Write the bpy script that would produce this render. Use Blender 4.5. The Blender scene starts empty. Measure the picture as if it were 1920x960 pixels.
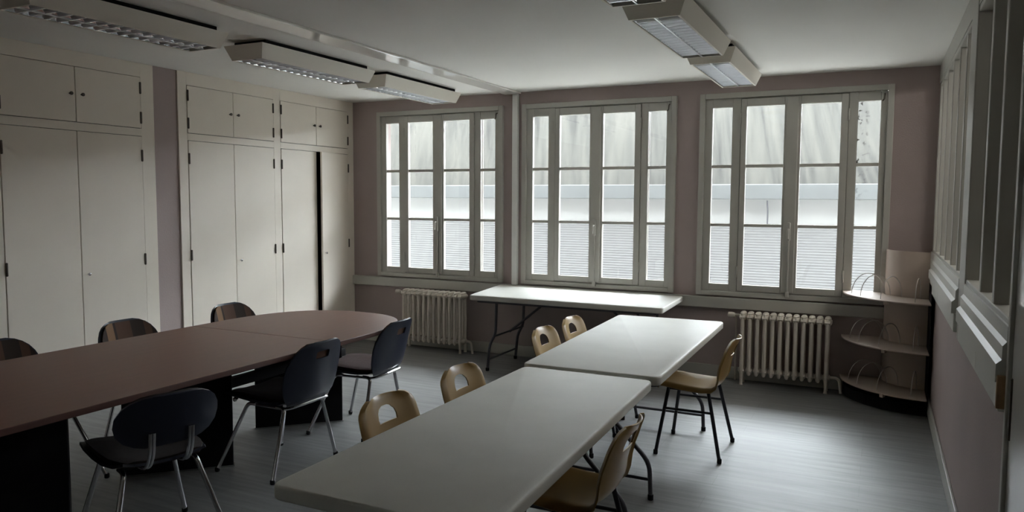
import bpy, bmesh, math, random
from mathutils import Vector, Matrix
random.seed(7)
PI = math.pi
SC = bpy.context.scene
COL = SC.collection
# ------------------------------------------------------------------ camera, sky, exposure
def make_camera():
    f, yaw, pit, rol = 1409.65, math.radians(25.98), math.radians(4.315), math.radians(0.298)
    pos = Vector((-0.401, -6.964, 1.619))
    F = Vector((-math.sin(yaw)*math.cos(pit), math.cos(yaw)*math.cos(pit), -math.sin(pit)))
    R = Vector((math.cos(yaw), math.sin(yaw), 0)); U = R.cross(F)
    R2 = R*math.cos(rol)+U*math.sin(rol); U2 = -R*math.sin(rol)+U*math.cos(rol)
    cd = bpy.data.cameras.new('camera'); cam = bpy.data.objects.new('camera', cd); COL.objects.link(cam)
    cd.sensor_width = 36; cd.lens = f*36/1920; cd.clip_start = 0.05; cd.clip_end = 200
    m = Matrix((R2, U2, -F)).transposed().to_4x4(); m.translation = pos
    cam.matrix_world = m
    SC.camera = cam
make_camera()
# overcast sky, much brighter towards the side the windows face (veiled sun behind the workshop)
SKY_BASE, SKY_GLOW, SKY_POW, SKY_ZENITH = 0.6, 18.0, 5.0, 12.0
SKY_COLOR = (0.88, 0.94, 1.0)
GLOW_DIR = (0.36, 0.83, 0.40)
EXPOSURE = 2.3
w = bpy.data.worlds.new('overcast_sky'); SC.world = w; w.use_nodes = True
nt = w.node_tree; bg = nt.nodes['Background']
tc = nt.nodes.new('ShaderNodeTexCoord')
dt = nt.nodes.new('ShaderNodeVectorMath'); dt.operation = 'DOT_PRODUCT'
gv = Vector(GLOW_DIR).normalized(); dt.inputs[1].default_value = gv
nt.links.new(tc.outputs['Generated'], dt.inputs[0])
mxm = nt.nodes.new('ShaderNodeMath'); mxm.operation = 'MAXIMUM'; mxm.inputs[1].default_value = 0.0
nt.links.new(dt.outputs['Value'], mxm.inputs[0])
pw = nt.nodes.new('ShaderNodeMath'); pw.operation = 'POWER'; pw.inputs[1].default_value = SKY_POW
nt.links.new(mxm.outputs[0], pw.inputs[0])
ma = nt.nodes.new('ShaderNodeMath'); ma.operation = 'MULTIPLY_ADD'; ma.inputs[1].default_value = SKY_GLOW; ma.inputs[2].default_value = SKY_BASE
nt.links.new(pw.outputs[0], ma.inputs[0])
sz = nt.nodes.new('ShaderNodeSeparateXYZ'); nt.links.new(tc.outputs['Generated'], sz.inputs[0])
mz = nt.nodes.new('ShaderNodeMath'); mz.operation = 'MAXIMUM'; mz.inputs[1].default_value = 0.0; nt.links.new(sz.outputs['Z'], mz.inputs[0])
pz = nt.nodes.new('ShaderNodeMath'); pz.operation = 'POWER'; pz.inputs[1].default_value = 8.0; nt.links.new(mz.outputs[0], pz.inputs[0])
az = nt.nodes.new('ShaderNodeMath'); az.operation = 'MULTIPLY_ADD'; az.inputs[1].default_value = SKY_ZENITH
nt.links.new(pz.outputs[0], az.inputs[0]); nt.links.new(ma.outputs[0], az.inputs[2]); nt.links.new(az.outputs[0], bg.inputs[1])
bg.inputs[0].default_value = (*SKY_COLOR, 1)
def add_corridor_fill():
    # unseen fill light, added behind the glazed partition to brighten the room
    l = bpy.data.lights.new('corridor_fill', 'AREA'); l.shape = 'RECTANGLE'; l.size = 0.3; l.size_y = 3.0; l.energy = CORRIDOR_W; l.color = (1.0, 0.96, 0.90)
    o = bpy.data.objects.new('corridor_fill', l); COL.objects.link(o); o.location = (1.25, -1.6, 2.62); o.rotation_euler = (0, math.radians(35), 0)
CORRIDOR_W = 6.0
add_corridor_fill()
vs = SC.view_settings
SC.display_settings.display_device = 'sRGB'
vs.view_transform = 'Standard'; vs.look = 'None'; vs.exposure = EXPOSURE; vs.gamma = 1; vs.use_curve_mapping = False
SC.cycles.max_bounces = 12; SC.cycles.diffuse_bounces = 8; SC.cycles.glossy_bounces = 4
SC.cycles.transparent_max_bounces = 12; SC.cycles.sample_clamp_indirect = 8
SC.cycles.caustics_reflective = False; SC.cycles.caustics_refractive = False

# ------------------------------------------------------------------ materials
MATS = {}
def mat(name, col, rough=0.5, metal=0.0, spec=0.5, var=0.0, scale=(3, 3, 3), bump=0.0, bscale=60, detail=4):
    if name in MATS: return MATS[name]
    m = bpy.data.materials.new(name); m.use_nodes = True
    nt = m.node_tree; b = nt.nodes['Principled BSDF']
    b.inputs['Base Color'].default_value = (*col, 1); b.inputs['Roughness'].default_value = rough
    b.inputs['Metallic'].default_value = metal; b.inputs['Specular IOR Level'].default_value = spec
    tc = nt.nodes.new('ShaderNodeTexCoord')
    if var:
        mp = nt.nodes.new('ShaderNodeMapping'); mp.inputs['Scale'].default_value = scale
        nt.links.new(tc.outputs['Object'], mp.inputs[0])
        n = nt.nodes.new('ShaderNodeTexNoise'); n.inputs['Scale'].default_value = 1; n.inputs['Detail'].default_value = detail
        nt.links.new(mp.outputs[0], n.inputs['Vector'])
        cr = nt.nodes.new('ShaderNodeValToRGB')
        cr.color_ramp.elements[0].position = 0.3; cr.color_ramp.elements[1].position = 0.7
        cr.color_ramp.elements[0].color = (*[c*(1-var) for c in col], 1)
        cr.color_ramp.elements[1].color = (*[min(1, c*(1+var)) for c in col], 1)
        nt.links.new(n.outputs['Fac'], cr.inputs[0]); nt.links.new(cr.outputs[0], b.inputs['Base Color'])
    if bump:
        n2 = nt.nodes.new('ShaderNodeTexNoise'); n2.inputs['Scale'].default_value = bscale
        nt.links.new(tc.outputs['Object'], n2.inputs['Vector'])
        bp = nt.nodes.new('ShaderNodeBump'); bp.inputs['Strength'].default_value = bump; bp.inputs['Distance'].default_value = 0.01
        nt.links.new(n2.outputs['Fac'], bp.inputs['Height']); nt.links.new(bp.outputs[0], b.inputs['Normal'])
    MATS[name] = m
    return m

WALL = mat('mauve_paint', (0.40, 0.325, 0.312), 0.7, var=0.05, scale=(1.5, 1.5, 1.5), bump=0.15, bscale=90)
CEIL = mat('ceiling_paint', (0.86, 0.855, 0.82), 0.8, var=0.03, scale=(0.8, 0.8, 0.8), bump=0.1, bscale=40)
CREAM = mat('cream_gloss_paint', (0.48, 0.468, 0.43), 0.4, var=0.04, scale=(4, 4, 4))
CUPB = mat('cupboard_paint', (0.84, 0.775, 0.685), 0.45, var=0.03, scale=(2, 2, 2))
DUCT = mat('glossy_duct_paint', (0.90, 0.885, 0.85), 0.05, spec=0.8)
RADP = mat('radiator_paint', (0.70, 0.64, 0.57), 0.4)
WHITE = mat('white_plastic', (0.78, 0.78, 0.76), 0.4)
LEDGE = mat('white_sill_paint', (0.72, 0.72, 0.68), 0.35)
DARK = mat('cupboard_interior', (0.02, 0.018, 0.016), 0.8)  # near-black, so the carcass behind the ajar door reads as shade
IRON = mat('dark_iron', (0.10, 0.085, 0.07), 0.45, 0.6)
CHROME = mat('chrome', (0.62, 0.62, 0.64), 0.18, 1.0)
BLACKM = mat('black_metal', (0.025, 0.027, 0.035), 0.4)
GREYM = mat('grey_metal', (0.085, 0.085, 0.10), 0.4, 0.3)
NAVY = mat('navy_plastic', (0.014, 0.018, 0.035), 0.36)
TANP = mat('mustard_plastic', (0.31, 0.195, 0.062), 0.38, var=0.05, scale=(6, 6, 6))
BLACKP = mat('black_panel', (0.010, 0.010, 0.012), 0.7, spec=0.2)
TABW = mat('table_plastic', (0.60, 0.59, 0.545), 0.5, spec=0.5, var=0.04, scale=(5, 5, 5), bump=0.08, bscale=220)
CARD = mat('beige_card', (0.46, 0.375, 0.32), 0.55, var=0.04, scale=(3, 3, 3))
WIRE = mat('wire', (0.5, 0.46, 0.44), 0.35, 0.5)
LAMPP = mat('lamp_paint', (0.82, 0.78, 0.70), 0.45)
MIRROR = mat('aluminium_reflector', (0.85, 0.86, 0.89), 0.22, 1.0)
BLADE = mat('aluminium_louver_blade', (0.88, 0.89, 0.92), 0.34, 1.0)
WOODEND = mat('bare_wood', (0.36, 0.22, 0.11), 0.6, var=0.2, scale=(20, 4, 40))
DOORP = mat('door_paint', (0.72, 0.71, 0.68), 0.12)
SEATD = mat('dark_seat_fabric', (0.022, 0.016, 0.015), 0.9, var=0.2, scale=(60, 60, 60))
SEATB = mat('brown_seat_fabric', (0.075, 0.035, 0.030), 0.9, var=0.15, scale=(60, 60, 60))
FIB = mat('fibre_gutter', (0.085, 0.090, 0.092), 0.7, var=0.06, scale=(3, 3, 3))
CLAD = mat('ribbed_white_cladding', (0.135, 0.137, 0.140), 0.6)
OUTW = mat('outside_white_wall', (0.26, 0.264, 0.264), 0.7, var=0.03, scale=(1, 1, 1))
CONC = mat('concrete_ground', (0.62, 0.61, 0.58), 0.9, var=0.1)
CORR = mat('corridor_paint', (0.45, 0.42, 0.38), 0.7, var=0.03)

def floor_mat():
    m = bpy.data.materials.new('grey_vinyl_planks'); m.use_nodes = True; nt = m.node_tree
    b = nt.nodes['Principled BSDF']; L = nt.links.new
    tc = nt.nodes.new('ShaderNodeTexCoord')
    br = nt.nodes.new('ShaderNodeTexBrick'); br.inputs['Scale'].default_value = 1
    br.inputs['Brick Width'].default_value = 1.2; br.inputs['Row Height'].default_value = 0.18
    br.inputs['Mortar Size'].default_value = 0.0012; br.offset = 0.37
    br.inputs['Color1'].default_value = (0.20, 0.201, 0.203, 1); br.inputs['Color2'].default_value = (0.17, 0.171, 0.173, 1)
    br.inputs['Mortar'].default_value = (0.13, 0.13, 0.13, 1)
    L(tc.outputs['Object'], br.inputs['Vector'])
    mp = nt.nodes.new('ShaderNodeMapping'); mp.inputs['Scale'].default_value = (1.6, 22, 1)
    L(tc.outputs['Object'], mp.inputs[0])
    n = nt.nodes.new('ShaderNodeTexNoise'); n.inputs['Scale'].default_value = 1; n.inputs['Detail'].default_value = 6
    n.inputs['Roughness'].default_value = 0.65
    L(mp.outputs[0], n.inputs['Vector'])
    cr = nt.nodes.new('ShaderNodeValToRGB'); cr.color_ramp.elements[0].position = 0.3; cr.color_ramp.elements[1].position = 0.72
    cr.color_ramp.elements[0].color = (0.62, 0.62, 0.63, 1); cr.color_ramp.elements[1].color = (1.18, 1.17, 1.15, 1)
    L(n.outputs['Fac'], cr.inputs[0])
    mx = nt.nodes.new('ShaderNodeMix'); mx.data_type = 'RGBA'; mx.blend_type = 'MULTIPLY'; mx.inputs[0].default_value = 1
    L(br.outputs['Color'], mx.inputs[6]); L(cr.outputs[0], mx.inputs[7]); L(mx.outputs[2], b.inputs['Base Color'])
    b.inputs['Roughness'].default_value = 0.52; b.inputs['Specular IOR Level'].default_value = 1.0
    return m
FLOORM = floor_mat()

def wood_mat():
    m = bpy.data.materials.new('red_brown_laminate'); m.use_nodes = True; nt = m.node_tree
    b = nt.nodes['Principled BSDF']; L = nt.links.new
    tc = nt.nodes.new('ShaderNodeTexCoord'); mp = nt.nodes.new('ShaderNodeMapping')
    mp.inputs['Scale'].default_value = (30, 1.5, 30); L(tc.outputs['Object'], mp.inputs[0])
    n = nt.nodes.new('ShaderNodeTexNoise'); n.inputs['Scale'].default_value = 1; n.inputs['Detail'].default_value = 5
    L(mp.outputs[0], n.inputs['Vector'])
    cr = nt.nodes.new('ShaderNodeValToRGB')
    cr.color_ramp.elements[0].color = (0.125, 0.046, 0.027, 1); cr.color_ramp.elements[1].color = (0.18, 0.068, 0.038, 1)
    L(n.outputs['Fac'], cr.inputs[0]); L(cr.outputs[0], b.inputs['Base Color'])
    b.inputs['Roughness'].default_value = 0.45; b.inputs['Specular IOR Level'].default_value = 0.9
    return m
WOOD = wood_mat()
WOODEDGE = mat('dark_table_edge', (0.07, 0.025, 0.018), 0.45)

def stripe_mat():
    m = bpy.data.materials.new('striped_upholstery'); m.use_nodes = True; nt = m.node_tree
    b = nt.nodes['Principled BSDF']; L = nt.links.new
    tc = nt.nodes.new('ShaderNodeTexCoord'); sx = nt.nodes.new('ShaderNodeSeparateXYZ'); L(tc.outputs['Object'], sx.inputs[0])
    mr = nt.nodes.new('ShaderNodeMapRange'); mr.inputs[1].default_value = -0.22; mr.inputs[2].default_value = 0.22
    L(sx.outputs['Y'], mr.inputs[0])
    cr = nt.nodes.new('ShaderNodeValToRGB'); cr.color_ramp.interpolation = 'CONSTANT'
    e = cr.color_ramp.elements
    D, T, B = (0.030, 0.018, 0.013, 1), (0.23, 0.135, 0.075, 1), (0.085, 0.042, 0.026, 1)
    e[0].position = 0; e[0].color = D; e[1].position = 0.16; e[1].color = T
    for p, c in ((0.30, D), (0.34, B), (0.60, D), (0.80, B), (0.9, D)):
        x = e.new(p); x.color = c
    L(mr.outputs[0], cr.inputs[0]); L(cr.outputs[0], b.inputs['Base Color'])
    b.inputs['Roughness'].default_value = 0.9
    return m
STRIPE = stripe_mat()

def glass_mat(name, dirty=False):
    m = bpy.data.materials.new(name); m.use_nodes = True; nt = m.node_tree; nt.nodes.clear(); L = nt.links.new
    out = nt.nodes.new('ShaderNodeOutputMaterial'); tr = nt.nodes.new('ShaderNodeBsdfTransparent')
    gl = nt.nodes.new('ShaderNodeBsdfGlossy'); gl.inputs['Roughness'].default_value = 0.02
    fr = nt.nodes.new('ShaderNodeFresnel'); ge = nt.nodes.new('ShaderNodeNewGeometry'); io = nt.nodes.new('ShaderNodeMapRange'); io.inputs[3].default_value = 1.5; io.inputs[4].default_value = 1/1.5
    L(ge.outputs['Backfacing'], io.inputs[0]); L(io.outputs[0], fr.inputs[0])      # a thin pane reflects the same from both sides
    tr.inputs[0].default_value = (0.95, 0.97, 0.96, 1)
    mx = nt.nodes.new('ShaderNodeMixShader'); L(fr.outputs[0], mx.inputs[0]); L(tr.outputs[0], mx.inputs[1]); L(gl.outputs[0], mx.inputs[2])
    last = mx
    if dirty:
        tc = nt.nodes.new('ShaderNodeTexCoord'); n = nt.nodes.new('ShaderNodeTexNoise'); n.inputs['Scale'].default_value = 38; n.inputs['Detail'].default_value = 3
        L(tc.outputs['Object'], n.inputs['Vector'])
        sx = nt.nodes.new('ShaderNodeSeparateXYZ'); L(tc.outputs['Object'], sx.inputs[0])
        r = nt.nodes.new('ShaderNodeValToRGB'); r.color_ramp.elements[0].position = 0.585; r.color_ramp.elements[1].position = 0.64
        L(n.outputs['Fac'], r.inputs[0])
        mrx = nt.nodes.new('ShaderNodeMapRange'); mrx.inputs[1].default_value = 1.30; mrx.inputs[2].default_value = 1.42
        mrx.inputs[3].default_value = 1; mrx.inputs[4].default_value = 0; L(sx.outputs['X'], mrx.inputs[0])
        mu = nt.nodes.new('ShaderNodeMath'); mu.operation = 'MULTIPLY'; L(r.outputs[0], mu.inputs[0]); L(mrx.outputs[0], mu.inputs[1])
        mz2 = nt.nodes.new('ShaderNodeMapRange'); mz2.inputs[1].default_value = 1.55; mz2.inputs[2].default_value = 1.95; L(sx.outputs['Z'], mz2.inputs[0])
        mu3 = nt.nodes.new('ShaderNodeMath'); mu3.operation = 'MULTIPLY'; L(mu.outputs[0], mu3.inputs[0]); L(mz2.outputs[0], mu3.inputs[1]); mu = mu3
        df = nt.nodes.new('ShaderNodeBsdfDiffuse'); df.inputs[0].default_value = (0.05, 0.035, 0.015, 1)
        m2 = nt.nodes.new('ShaderNodeMixShader'); L(mu.outputs[0], m2.inputs[0]); L(mx.outputs[0], m2.inputs[1]); L(df.outputs[0], m2.inputs[2])
        last = m2
    L(last.outputs[0], out.inputs[0])
    return m
GLASS = glass_mat('window_glass'); GLASSD = glass_mat('spotted_window_glass', True)

def roof_mat():
    m = bpy.data.materials.new('stained_fibre_roof'); m.use_nodes = True; nt = m.node_tree
    b = nt.nodes['Principled BSDF']; L = nt.links.new
    tc = nt.nodes.new('ShaderNodeTexCoord')
    sx = nt.nodes.new('ShaderNodeSeparateXYZ'); L(tc.outputs['Object'], sx.inputs[0])
    # rain streaks lean a little more towards the right end of the roof
    mr = nt.nodes.new('ShaderNodeMapRange'); mr.inputs[1].default_value = -3.2; mr.inputs[2].default_value = -0.8
    mr.inputs[3].default_value = 0.0; mr.inputs[4].default_value = 0.30; L(sx.outputs['X'], mr.inputs[0])
    mq = nt.nodes.new('ShaderNodeMapRange'); mq.inputs[1].default_value = -7.5; mq.inputs[2].default_value = -3.5
    mq.inputs[3].default_value = 0.27; mq.inputs[4].default_value = 0.14; L(sx.outputs['X'], mq.inputs[0])
    ms = nt.nodes.new('ShaderNodeMath'); ms.operation = 'ADD'; L(mr.outputs[0], ms.inputs[0]); L(mq.outputs[0], ms.inputs[1])
    mu = nt.nodes.new('ShaderNodeMath'); mu.operation = 'MULTIPLY'; L(ms.outputs[0], mu.inputs[0]); L(sx.outputs['Z'], mu.inputs[1])
    ad = nt.nodes.new('ShaderNodeMath'); ad.operation = 'ADD'; L(sx.outputs['X'], ad.inputs[0]); L(mu.outputs[0], ad.inputs[1])
    cb = nt.nodes.new('ShaderNodeCombineXYZ'); L(ad.outputs[0], cb.inputs[0]); L(sx.outputs['Z'], cb.inputs[2])
    def streak(sx_, sz_, d):
        mp = nt.nodes.new('ShaderNodeMapping'); mp.inputs['Scale'].default_value = (sx_, 1, sz_); L(cb.outputs[0], mp.inputs[0])
        n = nt.nodes.new('ShaderNodeTexNoise'); n.inputs['Scale'].default_value = 1; n.inputs['Detail'].default_value = d; n.inputs['Roughness'].default_value = 0.7
        L(mp.outputs[0], n.inputs['Vector']); return n
    n1 = streak(7, 0.5, 6); n2 = streak(2.2, 0.35, 3)
    a = nt.nodes.new('ShaderNodeMath'); a.operation = 'ADD'; L(n1.outputs['Fac'], a.inputs[0]); L(n2.outputs['Fac'], a.inputs[1])
    cr = nt.nodes.new('ShaderNodeValToRGB')
    e = cr.color_ramp.elements; e[0].position = 0.40; e[0].color = (0.012, 0.0115, 0.0100, 1); e[1].position = 0.57; e[1].color = (0.044, 0.042, 0.036, 1)
    x = e.new(0.48); x.color = (0.031, 0.030, 0.026, 1)
    h = nt.nodes.new('ShaderNodeMath'); h.operation = 'MULTIPLY'; h.inputs[1].default_value = 0.5; L(a.outputs[0], h.inputs[0])
    L(h.outputs[0], cr.inputs[0]); L(cr.outputs[0], b.inputs['Base Color']); b.inputs['Roughness'].default_value = 0.85
    return m
ROOFM = roof_mat()

# ------------------------------------------------------------------ mesh helpers
def link(name, bm, m, parent=None, smooth=False, angle=40):
    me = bpy.data.meshes.new(name)
    bmesh.ops.recalc_face_normals(bm, faces=bm.faces)
    bm.to_mesh(me); bm.free()
    me.materials.append(m)
    if smooth:
        for p in me.polygons: p.use_smooth = True
        me.set_sharp_from_angle(angle=math.radians(angle))
    o = bpy.data.objects.new(name, me); COL.objects.link(o)
    if parent is not None: o.parent = parent
    return o
def empty(name, loc=(0, 0, 0), rz=0):
    o = bpy.data.objects.new(name, None); COL.objects.link(o)
    o.location = loc; o.rotation_euler = (0, 0, rz); o.empty_display_size = 0.1
    return o
def tag(o, label, cat, group=None):
    o['label'] = label; o['category'] = cat
    if group: o['group'] = group
    return o
def struct(o):
    o['kind'] = 'structure'; return o
def B(): return bmesh.new()
def merge(bm, b2):
    me = bpy.data.meshes.new('tmp'); b2.to_mesh(me); b2.free(); bm.from_mesh(me); bpy.data.meshes.remove(me)
def box(bm, lo, hi, bev=0.0, seg=2):
    b2 = bmesh.new()
    lo, hi = [min(a, b) for a, b in zip(lo, hi)], [max(a, b) for a, b in zip(lo, hi)]
    vs_ = [b2.verts.new((x, y, z)) for x in (lo[0], hi[0]) for y in (lo[1], hi[1]) for z in (lo[2], hi[2])]
    for f in ((0, 1, 3, 2), (4, 6, 7, 5), (0, 4, 5, 1), (2, 3, 7, 6), (0, 2, 6, 4), (1, 5, 7, 3)):
        b2.faces.new([vs_[i] for i in f])
    bmesh.ops.recalc_face_normals(b2, faces=b2.faces)
    if bev: bmesh.ops.bevel(b2, geom=list(b2.edges), offset=bev, segments=seg, affect='EDGES', profile=0.5)
    merge(bm, b2); return bm
def tube(bm, pts, r, n=10, r2=None):
    pts = [Vector(p) for p in pts]
    rings = []; prev = None
    for i, p in enumerate(pts):
        if i == 0: d = pts[1]-pts[0]
        elif i == len(pts)-1: d = pts[-1]-pts[-2]
        else: d = (pts[i+1]-p).normalized()+(p-pts[i-1]).normalized()
        d.normalize()
        if prev is None:
            a = Vector((0, 0, 1)) if abs(d.z) < 0.9 else Vector((1, 0, 0))
            u = d.cross(a).normalized()
        else:
            u = (prev-d*prev.dot(d)).normalized()
        prev = u; v = d.cross(u)
        rr = r if r2 is None else r+(r2-r)*i/(len(pts)-1)
        rings.append([bm.verts.new(p+(u*math.cos(2*PI*k/n)+v*math.sin(2*PI*k/n))*rr) for k in range(n)])
    for a, b in zip(rings, rings[1:]):
        for k in range(n): bm.faces.new((a[k], a[(k+1) % n], b[(k+1) % n], b[k]))
    bm.faces.new(rings[0][::-1]); bm.faces.new(rings[-1])
    return bm
def curve_pts(ctrl, rad=0.05, seg=5):
    """polyline with its corners rounded off"""
    c = [Vector(p) for p in ctrl]; out = [c[0]]
    for a, b, d in zip(c, c[1:], c[2:]):
        r1 = min(rad, (a-b).length*0.45, (d-b).length*0.45)
        p = b+(a-b).normalized()*r1; q = b+(d-b).normalized()*r1
        for k in range(seg+1):
            t = k/seg; out.append(p*(1-t)**2+b*2*t*(1-t)+q*t*t)
    out.append(c[-1]); return out
def prism(bm, poly, z0, z1, bev=0.0, axis='z', seg=2):
    b2 = bmesh.new()
    def P(p, h):
        return {'z': (p[0], p[1], h), 'y': (p[0], h, p[1]), 'x': (h, p[0], p[1])}[axis]
    lo = [b2.verts.new(P(p, z0)) for p in poly]; hi = [b2.verts.new(P(p, z1)) for p in poly]
    n = len(poly); b2.faces.new(lo[::-1]); b2.faces.new(hi)
    for i in range(n): b2.faces.new((lo[i], lo[(i+1) % n], hi[(i+1) % n], hi[i]))
    bmesh.ops.recalc_face_normals(b2, faces=b2.faces)
    if bev:
        es = [e for e in b2.edges if len(e.link_faces) == 2 and e.calc_face_angle(0) > 0.6]
        bmesh.ops.bevel(b2, geom=es, offset=bev, segments=seg, affect='EDGES', profile=0.5)
    merge(bm, b2); return bm
def lathe(bm, prof, c=(0, 0, 0), n=14, axis='z'):
    rings = []
    for r, h in prof:
        ring = []
        for k in range(n):
            a = 2*PI*k/n; x, y = r*math.cos(a), r*math.sin(a)
            p = {'z': (x, y, h), 'x': (h, x, y), 'y': (x, h, y)}[axis]
            ring.append(bm.verts.new(Vector(p)+Vector(c)))
        rings.append(ring)
    for a, b in zip(rings, rings[1:]):
        for k in range(n): bm.faces.new((a[k], a[(k+1) % n], b[(k+1) % n], b[k]))
    bm.faces.new(rings[0][::-1]); bm.faces.new(rings[-1]); return bm
def rounded_quad(c, r, seg=6):
    out = []; n = len(c)
    for i in range(n):
        a, b, d = Vector(c[i-1]), Vector(c[i]), Vector(c[(i+1) % n])
        p = b+(a-b).normalized()*r; q = b+(d-b).normalized()*r
        for k in range(seg+1):
            t = k/seg; v = p*(1-t)**2+b*2*t*(1-t)+q*t*t; out.append((v.x, v.y))
    return out
def grid_shell(rows, thick):
    """rows of points (each the same length) -> closed shell of given thickness"""
    bm = bmesh.new()
    vv = [[bm.verts.new(p) for p in r] for r in rows]
    for a, b in zip(vv, vv[1:]):
        for k in range(len(a)-1): bm.faces.new((a[k], a[k+1], b[k+1], b[k]))
    bmesh.ops.recalc_face_normals(bm, faces=bm.faces)
    bm.normal_update()
    if thick: bmesh.ops.solidify(bm, geom=list(bm.faces), thickness=thick)
    return bm
def dup(root, loc, rz, label, group=None):
    r = root.copy(); COL.objects.link(r); r.location = loc; r.rotation_euler = (0, 0, rz)
    r['label'] = label
    if group: r['group'] = group
    for ch in list(root.children):
        c = ch.copy(); COL.objects.link(c); c.parent = r
        for g in ch.children:
            d = g.copy(); COL.objects.link(d); d.parent = c
    return r
def cut(o, cutter):
    """subtract a closed bmesh from object o once and keep the result as o's mesh"""
    cu = link('cutter', cutter, BLACKP)
    md = o.modifiers.new('cut', 'BOOLEAN'); md.object = cu; md.solver = 'EXACT'; md.operation = 'DIFFERENCE'
    cu.parent = o.parent
    bpy.context.view_layer.update()
    dg = bpy.context.evaluated_depsgraph_get(); me = bpy.data.meshes.new_from_object(o.evaluated_get(dg))
    o.modifiers.clear(); old = o.data; o.data = me; me.name = old.name
    bpy.data.objects.remove(cu); 
    while len(me.materials) > 1: me.materials.pop()
    for p in me.polygons: p.material_index = 0; p.use_smooth = True
    me.set_sharp_from_angle(angle=math.radians(40))

# ------------------------------------------------------------------ room shell
XL, H, YB = -5.81, 2.70, -7.7       # cupboard face / left wall plane, ceiling, rear wall
XO = -6.30                          # back of the wall cupboards
WT = 0.24
b = B(); box(b, (XO-0.2, YB-0.2, -0.12), (1.7, WT, 0)); struct(link('floor', b, FLOORM))
b = B(); box(b, (XO-0.2, YB-0.2, H), (1.7, WT, H+0.2)); struct(link('ceiling', b, CEIL))
WX = [-5.466, -3.678, -1.895]; WW = 1.572; ZB, ZT = 0.755, 2.573
b = B()
box(b, (XO-0.2, 0, -0.12), (0.2, WT, ZB)); box(b, (XO-0.2, 0, ZT), (0.2, WT, H+0.2))
edges = [XO-0.2]+[v for x in WX for v in (x, x+WW)]+[0.2]
for i in range(0, 8, 2): box(b, (edges[i], 0, ZB), (edges[i+1], WT, ZT))
struct(link('wall_window', b, WALL))
b = B()                                                           # left wall with the chimney-breast strip between the cupboards
box(b, (XO-0.2, YB-0.2, 0), (XO, 0, H))
box(b, (XO, -2.62, 0), (XL-0.015, -2.385, H)); box(b, (XO, YB, 0), (XL-0.015, -3.96, H))
struct(link('wall_left', b, WALL))
b = B(); box(b, (XO-0.2, YB-0.2, 0), (1.7, YB, H)); struct(link('wall_rear', b, CEIL))
PY0, PY1, PZ0, PZ1 = -4.10, -0.05, 1.20, 2.56
DY0, DY1 = -5.03, -4.13
b = B()
box(b, (0, PY0, 0), (0.12, 0, PZ0)); box(b, (0, PY0, PZ1), (0.12, 0, H)); box(b, (0, PY1, PZ0), (0.12, 0, PZ1))
box(b, (0, DY1, 0), (0.12, PY0, H)); box(b, (0, DY0, 2.08), (0.12, DY1, H)); box(b, (0, YB, 0), (0.12, DY0, H))
struct(link('wall_right', b, WALL))
b = B(); box(b, (1.5, YB, 0), (1.7, 0, H)); struct(link('wall_corridor', b, CORR))
# skirting
b = B(); box(b, (XL, -0.018, 0), (0, -0.001, 0.112), 0.004); struct(link('baseboard_window', b, CREAM))
b = B(); box(b, (-0.016, -4.06, 0), (-0.001, -0.02, 0.112), 0.004); struct(link('baseboard_right', b, CREAM))
# rail under the windows
b = B(); box(b, (XL+0.002, -0.045, 0.642), (-0.002, -0.001, 0.742), 0.005); struct(link('trim_1', b, CREAM))
# duct flat on the ceiling and the pipe casing dropping from it
b = B(); box(b, (-3.885, YB, 2.682), (-3.70, -0.001, 2.6995), 0.004); struct(link('trim_2', b, DUCT))
b = B(); box(b, (-3.778, -0.05, 0.743), (-3.718, -0.001, 2.681), 0.006); struct(link('trim_3', b, WHITE))

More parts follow.
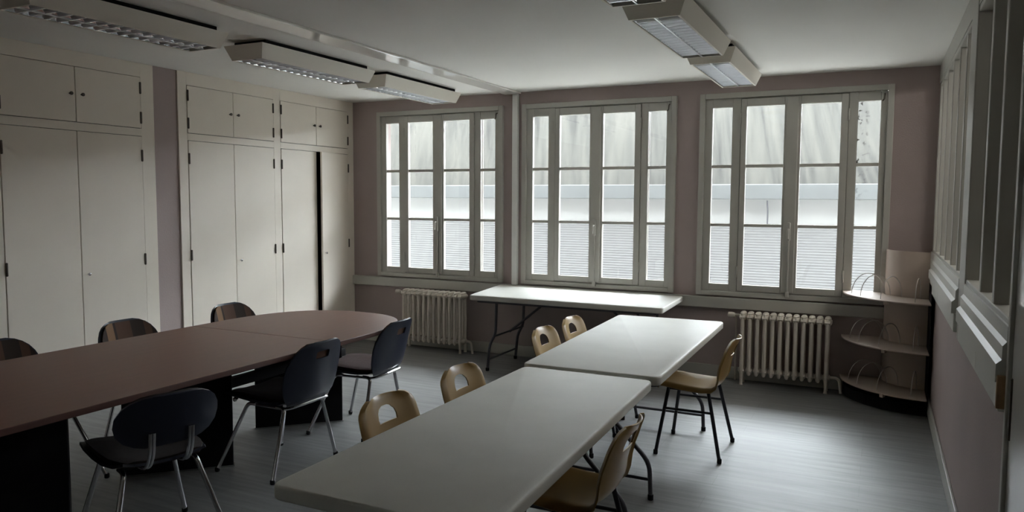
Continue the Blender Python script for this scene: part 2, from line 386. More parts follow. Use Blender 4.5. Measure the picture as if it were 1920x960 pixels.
# ------------------------------------------------------------------ the three windows
def make_window(name, x0, dirty=False):
    root = struct(empty(name, (x0, 0, 0)))
    z0, z1 = ZB, ZT; W = WW
    PB, PT = 0.863, 2.446
    BARS = ((1.383, 1.411), (1.908, 1.937))
    b = B()
    # raised casing around everything
    cw = 0.048
    box(b, (0, -0.034, z0), (cw, 0.02, z1), 0.004); box(b, (W-cw, -0.034, z0), (W, 0.02, z1), 0.004)
    box(b, (cw, -0.034, z1-cw), (W-cw, 0.02, z1), 0.004); box(b, (cw, -0.034, z0), (W-cw, 0.02, z0+0.042), 0.004)
    # mullions of the fixed frame and its head
    for a, c in ((0.29, 0.36), (1.236, 1.301)): box(b, (a, -0.012, z0+0.042), (c, 0.07, z1-cw), 0.003)
    for a, c in ((0.35, 0.376), (1.220, 1.246), (0.785, 0.805)): box(b, (a, 0.026, z0+0.042), (c, 0.06, z1-cw))
    box(b, (0.36, 0.026, z0+0.03), (1.236, 0.06, z0+0.062)); box(b, (0.36, 0.026, 2.506), (1.236, 0.06, 2.53))
    box(b, (0.36, -0.012, 2.520), (1.236, 0.07, z1-cw), 0.003)
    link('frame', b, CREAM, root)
    def leaf(nm, l, r, pl, pr, yf, zt, zb, dirtyp=False):
        b = B()
        box(b, (l, yf, zb), (pl, yf+0.045, zt), 0.004); box(b, (pr, yf, zb), (r, yf+0.045, zt), 0.004)
        box(b, (pl, yf, PT), (pr, yf+0.045, zt), 0.004); box(b, (pl, yf, zb), (pr, yf+0.045, PB), 0.004)
        for a, c in BARS: box(b, (pl, yf+0.008, a), (pr, yf+0.04, c), 0.004)
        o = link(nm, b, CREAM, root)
        g = B()
        for a, c in ((PB, BARS[0][0]), (BARS[0][1], BARS[1][0]), (BARS[1][1], PT)):
            vs_ = [g.verts.new(p) for p in ((pl-.004, yf+0.025, a-.004), (pr+.004, yf+0.025, a-.004), (pr+.004, yf+0.025, c+.004), (pl-.004, yf+0.025, c+.004))]
            g.faces.new(vs_)
        link('glass', g, GLASSD if dirtyp else GLASS, o)
        return o
    leaf('side_light', cw, 0.29, 0.113, 0.288, -0.008, z1-cw, z0+0.042)
    leaf('side_light', 1.301, W-cw, 1.302, 1.475, -0.008, z1-cw, z0+0.042, dirty)
    cl = leaf('casement', 0.364, 0.793, 0.411, 0.727, -0.022, 2.516, 0.806)
    cr = leaf('casement', 0.797, 1.232, 0.863, 1.177, -0.022, 2.516, 0.806)
    b = B(); box(b, (0.745, -0.036, 0.81), (0.843, -0.02, 2.51), 0.006)           # cover strip over the meeting stiles
    link('cover_strip', b, CREAM, cr)
    b = B(); tube(b, [(0.794, -0.046, 0.80), (0.794, -0.046, 1.42)], 0.008, 8)
    box(b, (0.780, -0.062, 1.27), (0.808, -0.034, 1.43), 0.008); box(b, (0.778, -0.056, 0.775), (0.810, -0.03, 0.825), 0.004)
    tube(b, curve_pts([(0.794, -0.06, 1.37), (0.794, -0.095, 1.37), (0.794, -0.10, 1.29)], 0.02), 0.008, 8)
    link('window_bolt', b, CREAM, root, True)
    for x in (0.36, 1.236):
        for z in (0.98, 2.34):
            b = B(); lathe(b, [(0.004, -0.05), (0.008, -0.045), (0.008, 0.045), (0.004, 0.05)], (x, -0.026, z), 8); link('hinge', b, CREAM, root, True)
    b = B(); tube(b, curve_pts([(1.50, -0.012, 2.50), (1.50, -0.04, 2.49), (1.497, -0.04, 2.45), (1.485, -0.035, 2.44)], 0.012), 0.006, 8)
    link('hook', b, IRON, root, True)
    return root
make_window('window_1', WX[0]); make_window('window_2', WX[1]); make_window('window_3', WX[2], True)

# ------------------------------------------------------------------ glazed partition on the right, its sill, trunking and the door
pr = struct(empty('window_4', (0, 0, 0)))
b = B()
box(b, (-0.004, PY0, PZ0), (0.11, PY0+0.05, PZ1), 0.004); box(b, (-0.004, PY1-0.07, PZ0), (0.11, PY1, PZ1), 0.004)
box(b, (-0.004, PY0, PZ1-0.03), (0.11, PY1, PZ1+0.0), 0.004); box(b, (-0.006, PY0, PZ1), (-0.0005, -0.003, H-0.002), 0.001); box(b, (-0.004, PY0, PZ0), (0.11, PY1, PZ0+0.035), 0.004)
link('frame', b, CREAM, pr)
b = B(); box(b, (-0.010, -2.67, 0.90), (0.11, -2.40, H-0.002), 0.006); link('post', b, CREAM, pr)
for y in (-0.38, -0.82, -1.26, -1.70, -2.10, -3.20, -3.62):
    b = B(); box(b, (-0.002, y-0.025, PZ0+0.03), (0.05, y+0.025, PZ1-0.02), 0.005); link('mullion', b, CREAM, pr)
b = B()
for a, c in ((PY0+0.05, -2.67), (-2.40, PY1-0.07)):
    g = [b.verts.new(p) for p in ((0.045, a, PZ0+0.02), (0.045, c, PZ0+0.02), (0.045, c, PZ1-0.02), (0.045, a, PZ1-0.02))]; b.faces.new(g)
link('glass', b, GLASS, pr)
for i, (a, c) in enumerate(((PY0+0.01, -2.672), (-2.398, -0.003))):
    b = B(); prism(b, [(0.0, 1.215), (-0.012, 1.215), (-0.012, 1.165), (-0.024, 1.150), (-0.024, 1.105), (-0.040, 1.090), (-0.040, 1.030), (0.0, 1.030)], a, c, axis='y')
    # prism(axis='y') takes (x, z)
    o = struct(link('trim_%d' % (4+i), b, LEDGE))
    if i == 0:
        b = B(); box(b, (-0.036, PY0-0.004, 0.945), (-0.002, PY0+0.012, 1.055), 0.003); link('end_board', b, WOODEND, o)
for i, (a, c) in enumerate(((PY0+0.02, -3.42), (-3.414, -2.674), (-2.398, -1.2), (-1.194, -0.003))):
    b = B(); box(b, (-0.028, a, 0.930), (-0.001, c, 1.028), 0.005); struct(link('trim_%d' % (6+i), b, LEDGE))
dr = struct(empty('door_1', (0, 0, 0)))
b = B()
box(b, (-0.012, DY1-0.0, 0), (0.12, DY1+0.035, 2.11), 0.003); box(b, (-0.012, DY0-0.035, 0), (0.12, DY0, 2.11), 0.003); box(b, (-0.012, DY0, 2.07), (0.12, DY1, 2.11), 0.003)
link('door_frame', b, CREAM, dr)
b = B(); box(b, (0.0, DY0+0.004, 0.008), (0.045, DY1-0.004, 2.066), 0.003); lf = link('door_leaf', b, DOORP, dr)
b = B(); box(b, (-0.006, DY1-0.035, 0.86), (0.002, DY1-0.012, 1.06), 0.002); link('lock_plate', b, IRON, lf)
b = B(); lathe(b, [(0.012, 0.0), (0.030, -0.004), (0.034, -0.012), (0.030, -0.020), (0.012, -0.024)], (-0.012, PY0+0.04, 0.975), 14, 'x'); struct(link('trim_10', b, WHITE, None, True))

# ------------------------------------------------------------------ outside
b = B(); box(b, (-14, WT, -0.5), (10, 14, -0.3)); struct(link('ground_yard', b, CONC))
b = B(); box(b, (-16, WT+0.001, H+0.22), (12, WT+0.30, 8.5)); box(b, (-16, WT+0.001, -0.5), (XO-0.2, WT+0.30, H+0.22)); box(b, (0.25, WT+0.001, -0.5), (12, WT+0.30, H+0.22)); struct(link('wall_sky_blocker', b, CONC))     # unseen upper wall added to keep sky light off the workshop
b = B(); box(b, (-16, WT+0.30, 2.78), (12, 1.9, 2.92)); struct(link('trim_20', b, CONC))     # unseen overhang added to cut high sky light at the windows
bd = empty('workshop_building', (0, 0, -0.3)); tag(bd, 'pale workshop building outside the windows with a stained roof over ribbed white cladding', 'building')
Z0 = 0.3
b = B(); box(b, (-13, 3.64, 0), (8, 3.9, 1.72+Z0)); link('wall', b, OUTW, bd)
b = B()
zs = []; z = 0.02; k = 0
rows = []
while z < 1.27+Z0:
    for dz, y in ((0, 3.60), (0.009, 3.594), (0.018, 3.594), (0.027, 3.60)):
        rows.append([(-13, y+0.02, z+dz), (8, y+0.02, z+dz)])
    z += 0.036
merge(b, grid_shell(rows, 0.0)); link('ribbed_cladding', b, CLAD, bd)
b = B(); box(b, (-13, 3.42, 1.635+Z0), (8, 3.66, 1.835+Z0), 0.01); link('gutter', b, FIB, bd)
b = B()
rows = []
for i in range(0, 421):
    x = -13+i*0.05; dz = 0.018*math.sin(i*PI/2)
    rows.append([(x, 3.475-dz, 1.80+Z0+dz*0.45), (x, 4.05-dz, 3.03+Z0+dz*0.45)])
merge(b, grid_shell(rows, 0.0)); link('roof', b, ROOFM, bd, True, 80)
b = B(); tube(b, curve_pts([(-1.74, 3.50, 1.62+Z0), (-1.74, 3.52, 1.55+Z0), (-1.74, 3.57, 1.50+Z0), (-1.74, 3.57, 1.28+Z0)], 0.03), 0.010, 8); link('drain_pipe', b, GREYM, bd, True)

# ------------------------------------------------------------------ built-in cupboards on the left wall
def cupboard(y0, y1, label, bays, ajar=None):
    """bays: list of (ya, yb) pairs of doors, hinged on the outer sides; the face frame fills the rest"""
    root = empty('built_in_cupboard', (XL, (y0+y1)/2, 0)); tag(root, label, 'cupboard', 'built-in cupboards along the left wall')
    oy = (y0+y1)/2
    Y = lambda y: y-oy
    b = B()
    ZU0, ZU1, ZL1 = 2.175, 2.588, 2.115
    d0, d1 = -0.02, 0.0                     # frame thickness
    ys = [y0]+[v for p in bays for v in (p[0], p[1])]+[y1]
    for i in range(0, len(ys), 2): box(b, (d0, Y(ys[i]), 0), (d1, Y(ys[i+1]), H-0.001), 0.002)
    for (a, c) in bays:
        box(b, (d0, Y(a), ZU1), (d1, Y(c), H-0.001)); box(b, (d0, Y(a), ZL1), (d1, Y(c), ZU0)); box(b, (d0, Y(a), 0), (d1, Y(c), 0.08))
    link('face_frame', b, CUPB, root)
    b = B()
    box(b, (XO-XL+0.005, Y(y0)+0.005, 0.0), (XO-XL+0.02, Y(y1)-0.005, H-0.002)); box(b, (XO-XL+0.02, Y(y0)+0.005, 0), (d0, Y(y0)+0.02, H-0.002)); box(b, (XO-XL+0.02, Y(y1)-0.02, 0), (d0, Y(y1)-0.005, H-0.002))
    box(b, (XO-XL+0.02, Y(y0)+0.02, 0), (d0, Y(y1)-0.02, 0.08)); box(b, (XO-XL+0.02, Y(y0)+0.02, 2.12), (d0-0.01, Y(y1)-0.02, 2.16))
    link('carcass', b, DARK, root)
    for bi, (a, c) in enumerate(bays):
        m_ = (a+c)/2
        for side in (0, 1):
            for lvl in (0, 1):
                l, r = (a+0.004, m_-0.003) if side == 0 else (m_+0.003, c-0.004)
                zb, zt = (0.084, ZL1-0.004) if lvl == 0 else (ZU0+0.004, ZU1-0.004)
                hy = l if side == 0 else r
                b = B(); s = (hy, 0)
                box(b, (-0.018, l-hy, zb), (0.004, r-hy, zt), 0.003)
                dr_ = link('door', b, CUPB, root); dr_.location = (0, Y(hy), 0)
                if ajar == (bi, side, lvl):
                    dr_.rotation_euler = (0, 0, math.radians(7.0))
                sg = 1 if side == 0 else -1
                for hz in ((2.262, 2.50) if lvl else (1.115, 1.957)):
                    b = B(); lathe(b, [(0.003, -0.048), (0.0085, -0.044), (0.0085, 0.044), (0.003, 0.048)], (0.007, 0.004*sg, hz), 8)
                    link('hinge', b, IRON, dr_, True)
                wdt = r-l
                if lvl == 1:
                    b = B(); lathe(b, [(0.006, 0.002), (0.006, 0.014), (0.013, 0.022), (0.013, 0.030), (0.007, 0.034)], (0, (wdt-0.042)*sg, 2.383), 10, 'x'); link('knob', b, IRON, dr_, True)
                elif side == 1:
                    b = B(); lathe(b, [(0.006, 0.002), (0.006, 0.012), (0.011, 0.018), (0.011, 0.026), (0.005, 0.03)], (0, (wdt-0.045)*sg, 1.033), 10, 'x'); link('knob', b, CHROME, dr_, True)
    return root
cupboard(-3.955, -2.622, 'cream built-in cupboard with two bays of doors left of the mauve wall strip', [(-3.852, -2.742)])
cupboard(-2.383, -0.003, 'wide cream built-in cupboard beside the window wall, one door ajar', [(-2.292, -1.257), (-1.163, -0.10)], ajar=(1, 1, 0))

# ------------------------------------------------------------------ long meeting table
def superd(cx, y0, hw, ln, sgn, p=2.5, n=28):
    out = []
    for k in range(n+1):
        a = PI*k/n; c, s = math.cos(a), math.sin(a)
        out.append((cx+hw*abs(c)**(2/p)*(1 if c > 0 else -1), y0+sgn*ln*abs(s)**(2/p)))
    return out
TX, TZ = -3.985, 0.74
mt = empty('meeting_table', (TX, -4.19, 0)); tag(mt, 'long reddish brown meeting table with rounded ends and black panel legs', 'table')
def top_piece(poly):
    b = B(); prism(b, poly, TZ-0.03, TZ, 0.003)
    o = link('tabletop', b, WOOD, mt)
    o.data.materials.append(WOODEDGE)
    for p in o.data.polygons:
        if abs(p.normal.z) < 0.5 or p.normal.z < -0.5: p.material_index = 1
S = 4.19; hw = 0.625
top_piece([(-hw, -3.329+S), (hw, -3.329+S)]+superd(0, -3.10+S, hw, 0.835, 1))
top_piece(superd(0, -5.28+S, hw, 0.835, -1)[::-1]+[(hw, -3.331+S), (-hw, -3.331+S)])
for yr in (-2.65, -3.68, -4.70, -5.73):
    c = Vector((-3.855-TX-0.225, yr+S-0.225, 0)); d = Vector((0.7071, 0.7071, 0)); n_ = Vector((-0.7071, 0.7071, 0))
    poly = [c-d*0.30-n_*0.02, c+d*0.30-n_*0.02, c+d*0.30+n_*0.015, c-d*0.30+n_*0.015]
    b = B(); prism(b, [(p.x, p.y) for p in poly], 0.008, TZ-0.03, 0.006)
    pd = link('pedestal', b, BLACKP, mt)
    b = B(); prism(b, [(p.x, p.y) for p in [c-d*0.305-n_*0.024, c+d*0.305-n_*0.024, c+d*0.305+n_*0.019, c-d*0.305+n_*0.019]], 0.0, 0.010); link('floor_trim', b, CHROME, pd)
b = B(); box(b, (-0.09, -3.85+S, 0.425), (-0.03, -2.43+S, 0.485), 0.004); link('beam', b, BLACKP, mt)

# ------------------------------------------------------------------ white folding tables
def folding_table(quad, label, kind, group):
    cx = sum(p[0] for p in quad)/4; cy = sum(p[1] for p in quad)/4
    root = empty('folding_table', (cx, cy, 0)); tag(root, label, 'table', group)
    q = [(p[0]-cx, p[1]-cy) for p in quad]          # near-left, near-right, far-right, far-left
    b = B(); prism(b, rounded_quad(q, 0.045), 0.692, 0.74, 0.010, seg=3); link('tabletop', b, TABW, root, True, 50)
    b = B(); prism(b, rounded_quad([(x*0.93, y*0.93) for x, y in q], 0.04), 0.672, 0.694); link('under_frame', b, GREYM, root)
    if kind == 'wishbone':
        L = abs(q[3][1]-q[0][1])/2
        for ye, s in ((-L+0.27, 1), (L-0.27, -1)):
            for sx in (-1, 1):
                b = B(); tube(b, curve_pts([(sx*0.045, ye, 0.68), (sx*0.06, ye, 0.43), (sx*0.285, ye, 0.205), (sx*0.295, ye, 0.012)], 0.06), 0.0125, 10)
                lg = link('leg', b, GREYM, root, True)
                b = B(); lathe(b, [(0.015, 0.0), (0.016, 0.004), (0.016, 0.028), (0.013, 0.03)], (sx*0.295, ye, 0), 10); link('foot_cap', b, BLACKP, lg, True)
            b = B(); tube(b, [(-0.295, ye, 0.11), (0.295, ye, 0.11)], 0.009, 8); link('crossbar', b, GREYM, root, True)
            b = B(); tube(b, [(0, ye, 0.43), (0, ye+s*0.36, 0.68)], 0.009, 8); tube(b, [(-0.065, ye, 0.43), (0.065, ye, 0.43)], 0.009, 8); link('brace', b, GREYM, root, True)
    else:
        L = abs(q[1][0]-q[0][0])/2
        for xe, s in ((-L+0.225, 1), (L-0.225, -1)):
            for y in (-0.235, 0.375):
                b = B(); tube(b, curve_pts([(xe, y, 0.68), (xe-0.01*s, y, 0.36), (xe+0.005*s-0.07*s, y-0.01, 0.26), (xe-0.095*s, y, 0.012)], 0.05), 0.0135, 10)
                lg = link('leg', b, GREYM, root, True)
                b = B(); lathe(b, [(0.016, 0.0), (0.017, 0.004), (0.017, 0.028), (0.014, 0.03)], (xe-0.095*s, y, 0), 10); link('foot_cap', b, BLACKP, lg, True)
            b = B(); tube(b, [(xe-0.082*s, -0.235, 0.11), (xe-0.082*s, 0.375, 0.11)], 0.009, 8); tube(b, [(xe-0.012*s, -0.235, 0.34), (xe-0.012*s, 0.375, 0.34)], 0.009, 8); link('crossbar', b, GREYM, root, True)
            b = B(); tube(b, [(xe-0.012*s, 0.07, 0.335), (xe+0.42*s, 0.07, 0.685)], 0.011, 8); link('brace', b, GREYM, root, True)
    return root
GT = 'white folding tables'
folding_table([(-2.06, -5.262), (-1.300, -5.262), (-1.365, -3.405), (-2.058, -3.405)], 'white folding table nearest the camera in the middle of the room', 'wishbone', GT)
folding_table([(-2.098, -3.352), (-1.350, -3.338), (-1.385, -1.415), (-2.172, -1.450)], 'white folding table behind the nearest one, bluish sheen, end towards the windows', 'wishbone', GT)
folding_table([(-3.765, -0.966), (-1.955, -0.972), (-1.99, -0.10), (-3.90, -0.06)], 'white folding table set lengthwise against the wall under the middle window', 'kinked', GT)

# ------------------------------------------------------------------ chairs (built facing +X)
def make_mustard(label):
    root = empty('moulded_chair', (0, 0, 0)); tag(root, label, 'chair', 'mustard plastic chairs at the white tables')
    # centre profile from front lip of seat to top of back: x, z, half width
    prof = [(0.205, 0.425, 0.165), (0.212, 0.440, 0.185), (0.200, 0.452, 0.198), (0.15, 0.452, 0.208), (0.08, 0.444, 0.212), (0.0, 0.437, 0.214), (-0.08, 0.434, 0.214), (-0.135, 0.440, 0.213),
            (-0.170, 0.462, 0.212), (-0.190, 0.50, 0.212), (-0.202, 0.55, 0.213), (-0.213, 0.60, 0.214), (-0.227, 0.64, 0.214), (-0.240, 0.68, 0.211), (-0.250, 0.705, 0.205), (-0.257, 0.722, 0.194), (-0.263, 0.736, 0.177), (-0.269, 0.748, 0.153), (-0.279, 0.757, 0.118)]
    rows = []
    M = 18
    for i, (x, z, wd) in enumerate(prof):
        r = []
        t = max(0, min(1, (i-7)/3))                    # 0 on the seat, 1 on the back
        for k in range(M+1):
            u = -1+2*k/M
            e = max(0, (abs(u)-0.80)/0.20)             # rolled rim
            dz = (1-t)*(0.020*abs(u)**2.2-0.030*e*e)
            dx = t*(0.048*abs(u)**2.0-0.030*e*e)
            r.append((x+dx, u*wd, z+dz))
        rows.append(r)
    bm = grid_shell(rows, 0.006)
    sh = link('shell', bm, TANP, root, True, 50)
    c = B(); arc = [(0.064, 0.645), (0.067, 0.665), (0.060, 0.688), (0.042, 0.705), (0.018, 0.713), (-0.018, 0.713), (-0.042, 0.705), (-0.060, 0.688), (-0.067, 0.665), (-0.064, 0.645)]
    prism(c, arc, -0.40, -0.10, axis='x'); cut(sh, c)
    for sx, sy in ((1, 1), (1, -1), (-1, 1), (-1, -1)):
        top = (0.135 if sx > 0 else -0.115, sy*0.165, 0.424); ft = (0.195 if sx > 0 else -0.205, sy*0.230, 0.012)
        b = B(); tube(b, [top, ft], 0.0115, 10); lg = link('leg', b, BLACKM, root, True)
        b = B(); lathe(b, [(0.012, 0), (0.0145, 0.004), (0.0145, 0.026), (0.012, 0.03)], (ft[0], ft[1], 0), 10); link('foot_cap', b, BLACKP, lg, True)
    for sy in (1, -1):
        b = B(); tube(b, [(0.155, sy*0.190, 0.295), (-0.143, sy*0.190, 0.295)], 0.0085, 8); link('stretcher', b, BLACKM, root, True)
    b = B()
    for sy in (1, -1): tube(b, [(0.135, sy*0.165, 0.420), (-0.115, sy*0.165, 0.420)], 0.008, 8)
    for x in (0.12, -0.10): tube(b, [(x, 0.165, 0.420), (x, -0.165, 0.420)], 0.008, 8)
    link('seat_frame', b, BLACKM, root, True)
    return root
mc = make_mustard('mustard plastic chair left of the nearest white table, closest to the camera')
mc.location = (-2.075, -4.29, 0)
GM = 'mustard plastic chairs at the white tables'
dup(mc, (-2.075, -3.64, 0), 0.0, 'mustard plastic chair left of the nearest white table, the one nearer the windows', GM)
dup(mc, (-2.165, -2.36, 0), 0.0, 'mustard plastic chair left of the far white table, just past the table joint', GM)
dup(mc, (-2.16, -1.85, 0), 0.0, 'mustard plastic chair left of the far white table, last one before the window wall', GM)
dup(mc, (-1.435, -2.10, 0), PI, 'mustard plastic chair with black legs standing clear at the right of the far white table', GM)
dup(mc, (-1.49, -4.15, 0), PI, 'mustard plastic chair tucked in at the right of the nearest white table', GM)

def back_rows(prof, wrap, M=16, off=0.0, scale=1.0):
    rows = []
    for x, z, wd in prof:
        rows.append([(x+off+wrap*((-1+2*k/M)*wd*scale/0.23)**2, (-1+2*k/M)*wd*scale, z) for k in range(M+1)])
    return rows
def chrome_legs(root, fx, rx, fy, ry, tf=(0.15, 0.16), tr=(-0.13, 0.16), zt=0.41):
    for sx, sy in ((1, 1), (1, -1), (-1, 1), (-1, -1)):
        t = tf if sx > 0 else tr; f = (fx, fy) if sx > 0 else (rx, ry)
        b = B(); tube(b, curve_pts([(t[0]*0.55, sy*t[1], zt), (t[0], sy*t[1], zt-0.004), (f[0], sy*f[1], 0.012)], 0.045), 0.0115, 10)
        lg = link('leg', b, CHROME, root, True)
        b = B(); lathe(b, [(0.011, 0), (0.0145, 0.004), (0.0145, 0.022), (0.012, 0.026)], (f[0], sy*f[1], 0), 10); link('foot_cap', b, BLACKP, lg, True)
def seat_parts(root, seatmat):
    # moulded seat pan with upholstered pad
    rows = []
    P = [(0.235, 0.428, 0.17), (0.240, 0.438, 0.19), (0.22, 0.446, 0.21), (0.15, 0.442, 0.222), (0.05, 0.432, 0.226), (-0.05, 0.427, 0.222), (-0.13, 0.43, 0.205), (-0.18, 0.445, 0.18)]
    for x, z, wd in P: rows.append([(x*(1.25 if x > 0 else 1), (-1+2*k/14)*wd, z+0.022*abs(-1+2*k/14)**2.4) for k in range(15)])
    link('seat_pan', grid_shell(rows, 0.012), NAVY, root, True, 60)
    rows = []
    for x, z, wd in [(0.225, 0.452, 0.165), (0.20, 0.470, 0.195), (0.12, 0.476, 0.208), (0.02, 0.468, 0.210), (-0.08, 0.462, 0.205), (-0.15, 0.462, 0.185), (-0.18, 0.455, 0.16)]:
        x *= 1.25 if x > 0 else 1
        rows.append([(x, (-1+2*k/14)*wd, z+0.020*abs(-1+2*k/14)**2.4-0.012*max(0, abs(-1+2*k/14)-0.8)/0.2) for k in range(15)])
    link('seat_pad', grid_shell(rows, 0.03), seatmat, root, True, 60)
def make_blue(label, seatmat, group):
    root = empty('upholstered_chair', (0, 0, 0)); tag(root, label, 'chair', group)
    seat_parts(root, seatmat)
    prof = [(-0.165, 0.425, 0.150), (-0.195, 0.44, 0.180), (-0.212, 0.47, 0.205), (-0.225, 0.51, 0.222), (-0.238, 0.56, 0.232), (-0.250, 0.61, 0.234), (-0.262, 0.66, 0.228), (-0.275, 0.71, 0.210), (-0.286, 0.745, 0.188), (-0.294, 0.770, 0.160), (-0.300, 0.788, 0.125), (-0.308, 0.797, 0.085)]
    sh = link('back_shell', grid_shell(back_rows(prof, 0.055), 0.010), NAVY, root, True, 60)
    c = B(); prism(c, rounded_quad([(-0.055, 0.690), (0.055, 0.690), (0.055, 0.735), (-0.055, 0.735)], 0.012, 3), -0.45, -0.1, axis='x'); cut(sh, c)
    pp = [(x+0.022, z, wd*0.93) for x, z, wd in prof if 0.45 < z < 0.79]
    # padding stops below the grip slot on the inside
    pad = link('back_pad', grid_shell(back_rows(pp, 0.050), 0.016), STRIPE, root, True, 60)
    chrome_legs(root, 0.30, -0.14, 0.265, 0.275)
    b = B(); tube(b, curve_pts([(0.12, 0.16, 0.405), (-0.15, 0.16, 0.405), (-0.215, 0.12, 0.43), (-0.215, -0.12, 0.43), (-0.15, -0.16, 0.405), (0.12, -0.16, 0.405)], 0.05), 0.009, 8); link('seat_frame', b, CHROME, root, True)
    for sy in (1, -1):
        b = B(); lathe(b, [(0.006, 0), (0.006, 0.012), (0.013, 0.016), (0.013, 0.024), (0.006, 0.028)] if sy > 0 else [(0.006, 0), (0.006, -0.012), (0.013, -0.016), (0.013, -0.024), (0.006, -0.028)], (0.17, sy*0.222, 0.445), 10, 'y'); link('linking_stud', b, CHROME, root, True)
    return root
GB = 'navy shell chairs around the meeting table'
bc = make_blue('middle navy plastic chair on the near side of the brown table', SEATD, GB)
bc.location = (-3.572, -3.55, 0); bc.rotation_euler = (0, 0, PI)
dup(bc, (-3.60, -2.73, 0), PI+0.10, 'navy plastic chair at the rounded table end, in front of the left radiator', GB)
b3 = [o for o in COL.objects if o.get('label', '').startswith('navy plastic chair at the rounded')][0]
for ch in b3.children:
    if ch.name.startswith('seat_pad'): ch.data = ch.data.copy(); ch.data.materials[0] = SEATB
dup(bc, (-4.66, -2.70, 0), 0.0, 'striped brown upholstered chair beyond the brown table, in front of the wide cupboard', GB)
dup(bc, (-4.66, -3.61, 0), 0.0, 'striped brown upholstered chair beyond the brown table, below the mauve wall strip', GB)
dup(bc, (-4.66, -4.44, 0), 0.0, 'striped chair beyond the brown table at the left edge of the photo', GB)
def make_low(label):
    root = empty('upholstered_chair', (0, 0, 0)); tag(root, label, 'chair', GB)
    seat_parts(root, SEATD)
    prof = [(-0.225, 0.535, 0.10), (-0.232, 0.545, 0.145), (-0.240, 0.565, 0.185), (-0.250, 0.60, 0.215), (-0.260, 0.64, 0.225), (-0.270, 0.68, 0.222), (-0.280, 0.72, 0.200), (-0.287, 0.745, 0.170), (-0.292, 0.762, 0.130), (-0.296, 0.770, 0.08)]
    link('back_shell', grid_shell(back_rows(prof, 0.060), 0.012), NAVY, root, True, 60)
    pp = [(x+0.026, z, wd*0.95) for x, z, wd in prof]
    link('back_pad', grid_shell(back_rows(pp, 0.056), 0.022), SEATD, root, True, 60)
    for sy in (1, -1):
        b = B(); pts = curve_pts([(-0.10, sy*0.085, 0.418), (-0.20, sy*0.085, 0.425), (-0.252, sy*0.085, 0.50), (-0.262, sy*0.085, 0.60)], 0.05)
        for p0, p1 in zip(pts, pts[1:]): pass
        tube(b, [Vector(p)+Vector((0, -0.008, 0)) for p in pts], 0.0075, 8); tube(b, [Vector(p)+Vector((0, 0.008, 0)) for p in pts], 0.0075, 8)
        link('back_bracket', b, CHROME, root, True)
    chrome_legs(root, 0.235, -0.235, 0.255, 0.265)
    return root
lc = make_low('low-backed navy chair with two chrome back brackets, nearest the camera at the brown table')
lc.location = (-3.42, -4.62, 0); lc.rotation_euler = (0, 0, PI-0.30)

# ------------------------------------------------------------------ radiators
def make_radiator(label, x0, x1, tail):
    n = 12; wdt = x1-x0; p = wdt/n; yc = -0.145
    root = empty('cast_iron_radiator', ((x0+x1)/2, yc, 0)); tag(root, label, 'radiator', 'cast iron radiators under the windows')
    for i in range(n):
        x = -wdt/2+p*(i+0.5); b = B()
        zb = 0.085
        for y in (-0.055, 0.0, 0.055):
            lathe(b, [(0.010, zb), (0.017, zb+0.012), (0.017, zb+0.05), (0.0165, 0.30), (0.017, 0.585), (0.017, 0.615), (0.010, 0.628)], (x, y, 0), 10)
        for z, r in ((0.125, 0.026), (0.600, 0.030)):
            b2 = B(); lathe(b2, [(r*0.55, -p*0.5), (r, -p*0.32), (r, p*0.32), (r*0.55, p*0.5)], (x, 0, z), 10, 'x')
            for v in b2.verts: v.co.y *= 2.6
            merge(b, b2)
        b2 = B(); lathe(b2, [(0.008, 0.612), (0.024, 0.622), (0.027, 0.632), (0.018, 0.643), (0.006, 0.646)], (0, 0, 0), 10)
        for v in b2.verts: v.co.y *= 2.6; v.co.x += x
        merge(b, b2)
        sec = link('section', b, RADP, root, True, 50)
        if i in (0, n-1):
            for y in (-0.055, 0.055):
                b = B(); lathe(b, [(0.017, 0.0), (0.014, 0.01), (0.012, 0.05), (0.016, 0.10)], (x, y, 0), 10); link('foot', b, RADP, sec, True)
    b = B(); xl = -wdt/2
    tube(b, [(xl+0.01, 0, 0.605), (xl-0.055, 0, 0.605)], 0.011, 10)
    tube(b, [(xl-0.045, 0.0, 0.605), (xl-0.045, 0.06, 0.60), (xl-0.045, 0.09, 0.55), (xl-0.045, 0.10, 0.0)], 0.009, 8)
    v = link('valve_pipe', b, RADP, root, True)
    b = B(); lathe(b, [(0.010, -0.115), (0.024, -0.110), (0.026, -0.080), (0.020, -0.055), (0.012, -0.05)], (xl+0.01, -0.0, 0.605), 12, 'x'); link('valve_knob', b, RADP, v, True)
    b = B(); tube(b, curve_pts([(wdt/2-0.01, 0, 0.125), (wdt/2+0.07, 0, 0.125), (wdt/2+0.085, 0, 0.0)], 0.05), 0.012, 10); link('return_pipe', b, RADP, root, True)
make_radiator('cream cast iron radiator under the left window, partly behind the navy chair', -5.035, -4.265, 1)
make_radiator('cream cast iron radiator under the right window, beside the cardboard display stand', -1.475, -0.722, 1)

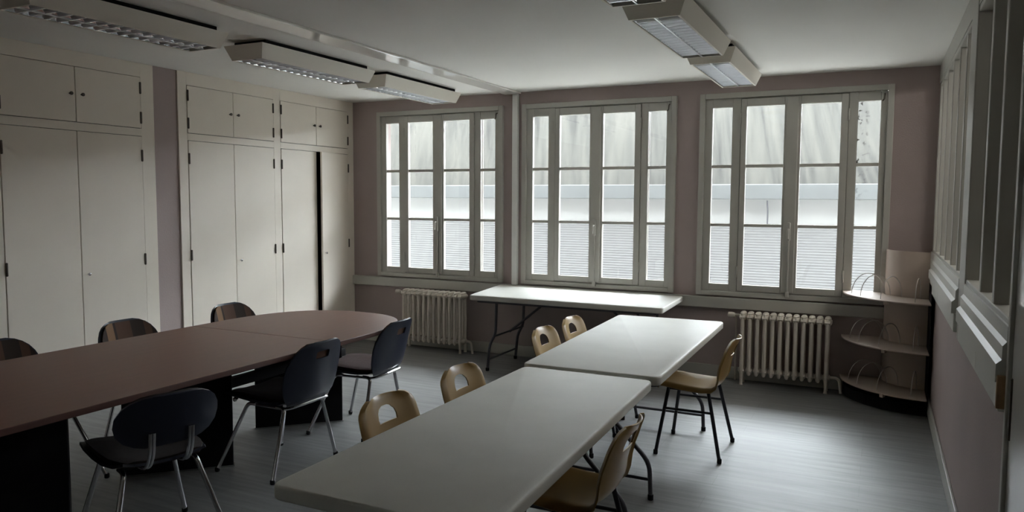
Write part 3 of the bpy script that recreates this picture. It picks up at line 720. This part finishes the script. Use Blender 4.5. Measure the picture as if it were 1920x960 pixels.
# ------------------------------------------------------------------ ceiling lights
def make_light(label, loc, group):
    root = empty('fluorescent_ceiling_light', loc); tag(root, label, 'ceiling light', group)
    L, hb, htp, zb, zt = 0.60, 0.137, 0.178, -0.13, -0.032      # half length, half widths, relative to the ceiling
    b = B()
    bot = [(-hb, -L+0.0), (hb, -L), (hb, L), (-hb, L)]; top = [(-htp, -L-0.035), (htp, -L-0.035), (htp, L+0.035), (-htp, L+0.035)]
    inn = [(-hb+0.012, -L+0.012), (hb-0.012, -L+0.012), (hb-0.012, L-0.012), (-hb+0.012, L-0.012)]
    vb = [b.verts.new((*p, zb)) for p in bot]; vt = [b.verts.new((*p, zt)) for p in top]; vi = [b.verts.new((*p, zb)) for p in inn]; vu = [b.verts.new((*p, zt-0.012)) for p in inn]
    for i in range(4):
        j = (i+1) % 4
        b.faces.new((vb[i], vb[j], vt[j], vt[i])); b.faces.new((vb[i], vi[i], vi[j], vb[j])); b.faces.new((vi[i], vu[i], vu[j], vi[j]))
    b.faces.new(vt); b.faces.new(vu[::-1])
    link('housing', b, LAMPP, root)
    b = B(); box(b, (-htp+0.035, -L+0.03, zt), (htp-0.035, L-0.03, -0.0005)); link('shadow_gap_spacer', b, BLACKP, root)  # black block that paints in the shadow gap above the housing
    # reflector troughs: two parabolic channels
    rows = []
    for y in (-L+0.014, L-0.014):
        r = []
        for c in (-0.062, 0.062):
            for k in range(11):
                a = -1+2*k/10; r.append((c+a*0.060, y, zb+0.004+0.052*(1-a*a)))
        rows.append(r)
    link('reflector', grid_shell(rows, 0.0), MIRROR, root, True, 60)
    b = B(); n = 16
    for c in (-0.062, 0.062):
        for k in range(1, n):
            y = -L+0.014+(2*L-0.028)*k/n
            poly = [(y-0.004, zb+0.001), (y-0.005, zb+0.012), (y-0.014, zb+0.030), (y+0.014, zb+0.030), (y+0.005, zb+0.012), (y+0.004, zb+0.001)]
            prism(b, poly, c-0.056, c+0.056, axis='x')
    link('louver_blades', b, BLADE, root)
    b = B(); box(b, (-0.004, -L+0.012, zb), (0.004, L-0.012, zb+0.02)); link('centre_rib', b, BLADE, root)
    return root
GL = 'fluorescent lights on the ceiling'
l1 = make_light('cream fluorescent light on the ceiling above the cupboards, left row, cut by the photo edge', (-4.36, -3.99, H), GL)
def lt(loc, label): dup(l1, loc, 0, label, GL)
lt((-4.36, -2.43, H), 'cream fluorescent light, middle of the left ceiling row above the brown table')
lt((-4.36, -1.01, H), 'cream fluorescent light of the left ceiling row closest to the left window')
lt((-1.50, -3.92, H), 'fluorescent light with silver louver cut off by the top edge of the photo')
lt((-1.50, -2.43, H), 'fluorescent light with silver louver, middle of the right ceiling row')
lt((-1.50, -0.98, H), 'fluorescent light with silver louver just before the right window')

# ------------------------------------------------------------------ corner display stand
ds = empty('display_stand', (0, 0, 0)); tag(ds, 'beige corner display stand with three curved shelves beside the right radiator', 'display stand')
def sector(rx, ry, x0=-0.03, y0=-0.03, n=20, rin=0.0):
    out = [(x0-rx*math.sin(PI/2*k/n), y0-ry*math.cos(PI/2*k/n)) for k in range(n+1)]
    if rin: out += [(x0-rin*math.sin(PI/2*k/n), y0-rin*math.cos(PI/2*k/n)) for k in range(n, -1, -1)]
    else: out.append((x0, y0))
    return out
b = B(); prism(b, sector(0.60, 0.56), 0.0, 0.085, 0.004); link('base', b, BLACKP, ds)
b = B(); prism(b, sector(0.305, 0.305, n=24, rin=0.293), 0.085, 1.225); link('column', b, CARD, ds, True, 30)
b = B(); box(b, (-0.028, -0.60, 0.0), (-0.022, -0.03, 0.99)); link('dark_gap_panel', b, BLACKP, ds)  # black sheet put in for the dark gap beside the right wall
for zsh in (0.145, 0.49, 0.862):
    b = B(); prism(b, sector(0.625, 0.65, rin=0.307), zsh-0.012, zsh, 0.003)
    for a in (0.50,):
        prism(b, [(-0.03-0.64*math.sin(a+t), -0.03-0.66*math.cos(a+t)) for t in (-0.02, 0.02)]+[(-0.03-0.60*math.sin(a+t), -0.03-0.62*math.cos(a+t)) for t in (0.02, -0.02)], zsh-0.03, zsh-0.005)
    sf = link('shelf', b, CARD, ds)
    for a in (0.18, 0.62, 0.98, 1.25):
        d = Vector((-math.sin(a), -math.cos(a), 0)); o = Vector((-0.03, -0.03, zsh))
        pts = [o+d*(0.45+0.13*math.cos(PI*k/14))+Vector((0, 0, 0.17*math.sin(PI*k/14))) for k in range(15)]
        b = B(); tube(b, pts, 0.0035, 6); link('wire_divider', b, WIRE, sf, True)
